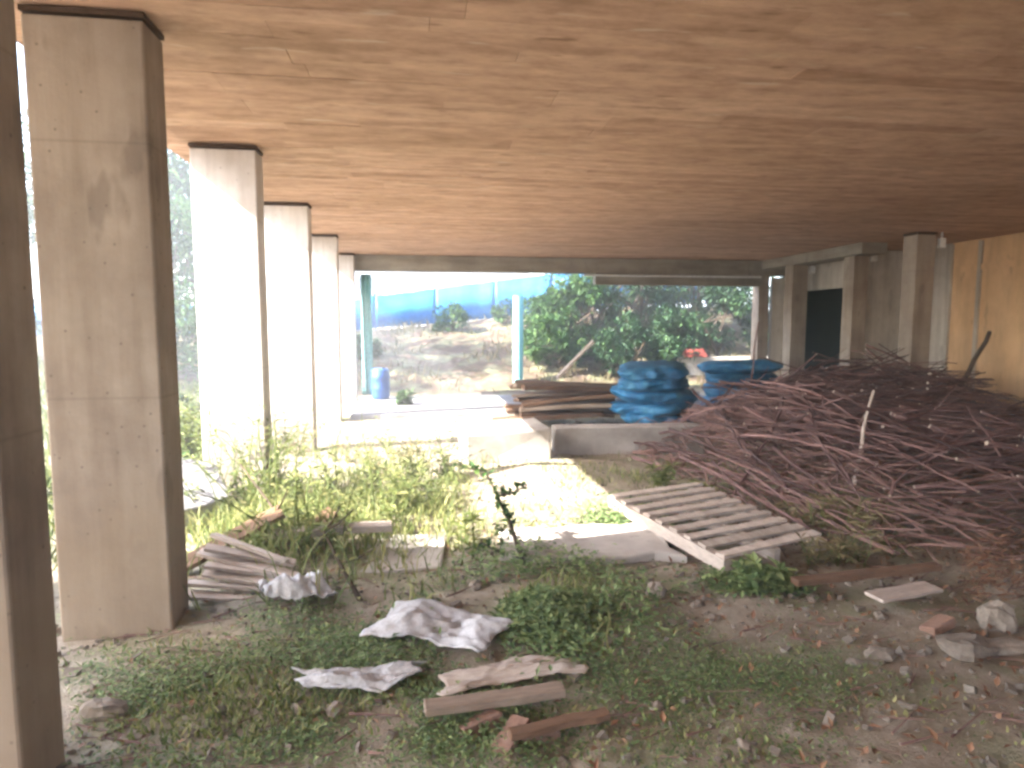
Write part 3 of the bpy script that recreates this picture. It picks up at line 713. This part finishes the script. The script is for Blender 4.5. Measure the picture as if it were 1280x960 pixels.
for (x, y, h, lab) in ((1.0, 20.6, .8, 'round green bush on the earth bank below the blue hoarding'), (-1.6, 18.6, .6, 'low bush at the left of the earth bank'), (2.9, 21, .7, 'small bush on the bank right of the round one'),
                       (-7.3, 18, 2.2, 'bush in the gap between the big shaded column and the second column'), (-5.1, 14.2, 4.4, 'tall bush outside in the sun just right of the big shaded column')):
    crown_tree('bush', (x, y, ground(x, y)), h, h*.75 if h < 4 else 1.5, M['leaf'], lab, 14 if h < 4 else 40, 90 if h < 4 else 150, .13, None, .04)
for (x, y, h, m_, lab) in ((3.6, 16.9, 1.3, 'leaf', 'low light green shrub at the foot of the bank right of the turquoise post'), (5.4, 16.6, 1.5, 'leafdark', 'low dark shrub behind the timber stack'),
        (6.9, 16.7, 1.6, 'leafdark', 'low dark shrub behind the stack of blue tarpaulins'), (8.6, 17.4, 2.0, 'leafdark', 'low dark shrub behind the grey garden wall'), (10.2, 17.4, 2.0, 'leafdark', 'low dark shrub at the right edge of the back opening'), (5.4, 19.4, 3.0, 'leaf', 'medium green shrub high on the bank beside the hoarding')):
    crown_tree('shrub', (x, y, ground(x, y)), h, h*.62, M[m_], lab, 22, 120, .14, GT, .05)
k = MB()
for i in range(5200):
    x, y = random.uniform(-3, 9), random.uniform(15.2, 24)
    if noise.noise(Vector((x*.7, y*.7, 2))) < random.uniform(-.1, .35): continue
    k.blade(Vector((x, y, ground(x, y)-.01)), Vector((random.gauss(0, .3), random.gauss(0, .3), 1)).normalized(), random.uniform(.12, .4), .03, Vector((random.gauss(0, .3), random.gauss(0, .3), -.1)), random.random())
tag(k.build('bank_grass', M['tuft']), 'dry grass tufts on the earth bank behind the building', 'grass', kind='stuff')

# ------------------------------------------------------------------ outside: hoarding, posts, drum, house
fn = empty('hoarding_fence', (0, 24, 0)); tag(fn, 'bright blue hoarding fence along the top of the earth bank', 'fence')
fz = lambda x: (1.32 if x < -4 else 1.32 + .38*smooth(-4, -1, x)) + max(0, (x+1))*.085
def ftop(x): return fz(x) + (1.0 + .05*max(0, x+2))
xs_ = [-17 + 2.2*i for i in range(14)]
for i in range(13):
    x0, x1 = xs_[i], xs_[i+1]; k = MB(); n = 22
    for j in range(n+1):
        x = x0+.03 + (x1-x0-.06)*j/n; dy = .05*noise.noise(Vector((x, 3, 0)))
        for y_ in (dy, dy+.012):
            k.v += [(x, y_, fz(x)-.15), (x, y_, ftop(x)+.03*noise.noise(Vector((x*2, 0, 0))))]
    for j in range(n):
        a = j*4
        k.f += [[a, a+4, a+5, a+1], [a+2, a+3, a+7, a+6], [a+1, a+5, a+7, a+3], [a, a+2, a+6, a+4]]
    k.f += [[0, 1, 3, 2], [n*4, n*4+2, n*4+3, n*4+1]]
    k.t = [.5]*len(k.f); k.mi = [0]*len(k.f)
    k.build('panel', M['bluefence'], fn, smooth_=True)
    k = MB(); k.box((x0, .07, (fz(x0)+ftop(x0))/2-.2), (.07, .07, 1.6)); k.build('post', M['drum'], fn)
pz = ground(2.46, 16)
e = MB(); e.tube([(0, 0, -.1), (0, 0, 2.35-pz)], .13, 12)
tag(e.build('post', M['teal'], loc=(2.46, 16, pz), smooth_=False), 'thick pale turquoise post on the bank before the shrubs', 'post')
nt_ = MB(); N = 10
for j in range(13):
    for i in range(N+1): nt_.v.append((i*.022, .03*math.sin(i*1.4+j*.3), .1 + 2.6*j/12))
for j in range(12):
    for i in range(N): nt_.f.append([j*(N+1)+i, j*(N+1)+i+1, (j+1)*(N+1)+i+1, (j+1)*(N+1)+i])
nt_.t = [.5]*len(nt_.f); nt_.mi = [0]*len(nt_.f)
o = nt_.build('hanging_net', M['teal'], loc=(-1.24, 14.18, 0), smooth_=True); o.modifiers.new('thick', 'SOLIDIFY').thickness = .01
tag(o, 'narrow turquoise netting hanging at the left edge of the back opening', 'netting')
dr = empty('drum', (-.82, 13.6, .07)); tag(dr, 'small blue plastic drum at the left foot of the back opening', 'drum')
k = MB(); k.tube([(0, 0, 0), (0, 0, .05), (0, 0, .2), (0, 0, .23), (0, 0, .26), (0, 0, .42), (0, 0, .45), (0, 0, .48), (0, 0, .6), (0, 0, .64)], [.16, .185, .19, .2, .19, .19, .2, .19, .185, .16], 24); k.build('body', M['drum'], dr, smooth_=True)
k = MB(); k.tube([(.07, 0, .64), (.07, 0, .67)], .03, 12); k.build('lid', M['dark'], dr)
hs = empty('house', (-1.0, 38, 2.0)); tag(hs, 'pale building with a small grey window seen above the blue hoarding', 'house')
k = MB(); k.box((0, 0, 1.0), (14, 6, 4.0)); w_ = k.build('wall', M['house'], hs)
k = MB(); k.v += [(-7.4, -3.5, 3.0), (7.4, -3.5, 3.0), (7.4, 3.5, 3.0), (-7.4, 3.5, 3.0), (-7.4, 0, 4.8), (7.4, 0, 4.8)]
k.f += [[0, 1, 5, 4], [2, 3, 4, 5], [0, 4, 3], [1, 2, 5], [3, 2, 1, 0]]; k.t += [.5]*5; k.mi += [0]*5; k.build('roof', M['roof'], hs)
for x in (-1.6,):
    k = MB(); k.box((x, -3.0, 1.6), (1.2, .08, 1.1)); wd = k.build('window', M['glass'], hs)
    k = MB(); k.box((x, -3.03, 1.0), (1.4, .16, .08)); k.build('sill', M['house'], wd)
k = MB(); k.box((0, 0, .3), (3.6, .18, .75)); tag(k.build('garden_wall', M['palewall'], loc=(8.6, 16.2, ground(8.6, 16.2)-.1)), 'low grey wall outside under the trees at the right of the opening', 'wall')
lp = on_y(872, 428, 16.0); k = MB()
k.v += [(-.35, -.2, 0), (.35, -.2, 0), (.35, .2, 0), (-.35, .2, 0), (-.25, 0, .22), (.25, 0, .22)]
k.f += [[0, 1, 5, 4], [2, 3, 4, 5], [0, 4, 3], [1, 2, 5], [3, 2, 1, 0]]; k.t += [.5]*5; k.mi += [0]*5
tag(k.build('crate_cover', M['red'], loc=(lp.x, 16.2, ground(8.6, 16.2)+.575), bevel=.02), 'faded red ridged cover lying on the low grey wall outside', 'cover')

# ------------------------------------------------------------------ thin haze volume added to lift the shadows
k = MB(); k.box((0, 70, 4.0), (324, 264, 14))
hm = bpy.data.materials.new('shadow_lift_haze'); hm.use_nodes = True; hn = hm.node_tree
hn.nodes.remove(hn.nodes['Principled BSDF']); pv = hn.nodes.new('ShaderNodeVolumePrincipled')
pv.inputs['Color'].default_value = (.93, .95, 1, 1); pv.inputs['Density'].default_value = .010; pv.inputs['Anisotropy'].default_value = .2
hn.links.new(pv.outputs[0], hn.nodes['Material Output'].inputs['Volume'])
tag(k.build('haze', hm), 'thin bright haze added to lift the shadows', kind='stuff')

# ------------------------------------------------------------------ light
sd = Vector((-1.25, -.32, 1.0)).normalized()
L = bpy.data.lights.new('sun', 'SUN'); L.energy = 3.3; L.angle = R(.5); L.color = (1, .95, .87)
so = bpy.data.objects.new('sun', L); COL.objects.link(so); so.rotation_euler = sd.to_track_quat('Z', 'Y').to_euler(); so.location = (-10, -3, 12)
w = bpy.data.worlds.new('World'); sc.world = w; w.use_nodes = True
bg = w.node_tree.nodes['Background']; sky = w.node_tree.nodes.new('ShaderNodeTexSky'); sky.sky_type = 'NISHITA'; sky.sun_disc = False
sky.sun_elevation = math.asin(sd.z); sky.sun_rotation = math.atan2(sd.x, sd.y); sky.dust_density = 2.0
w.node_tree.links.new(sky.outputs[0], bg.inputs[0]); bg.inputs[1].default_value = .15

sc.view_settings.view_transform = 'Standard'; sc.view_settings.look = 'None'; sc.view_settings.gamma = 1
sc.view_settings.use_curve_mapping = False; sc.view_settings.exposure = 3.85
sc.render.engine = 'CYCLES'
sc.cycles.use_denoising = True; sc.cycles.max_bounces = 10; sc.cycles.diffuse_bounces = 8
sc.cycles.filter_width = 2.9
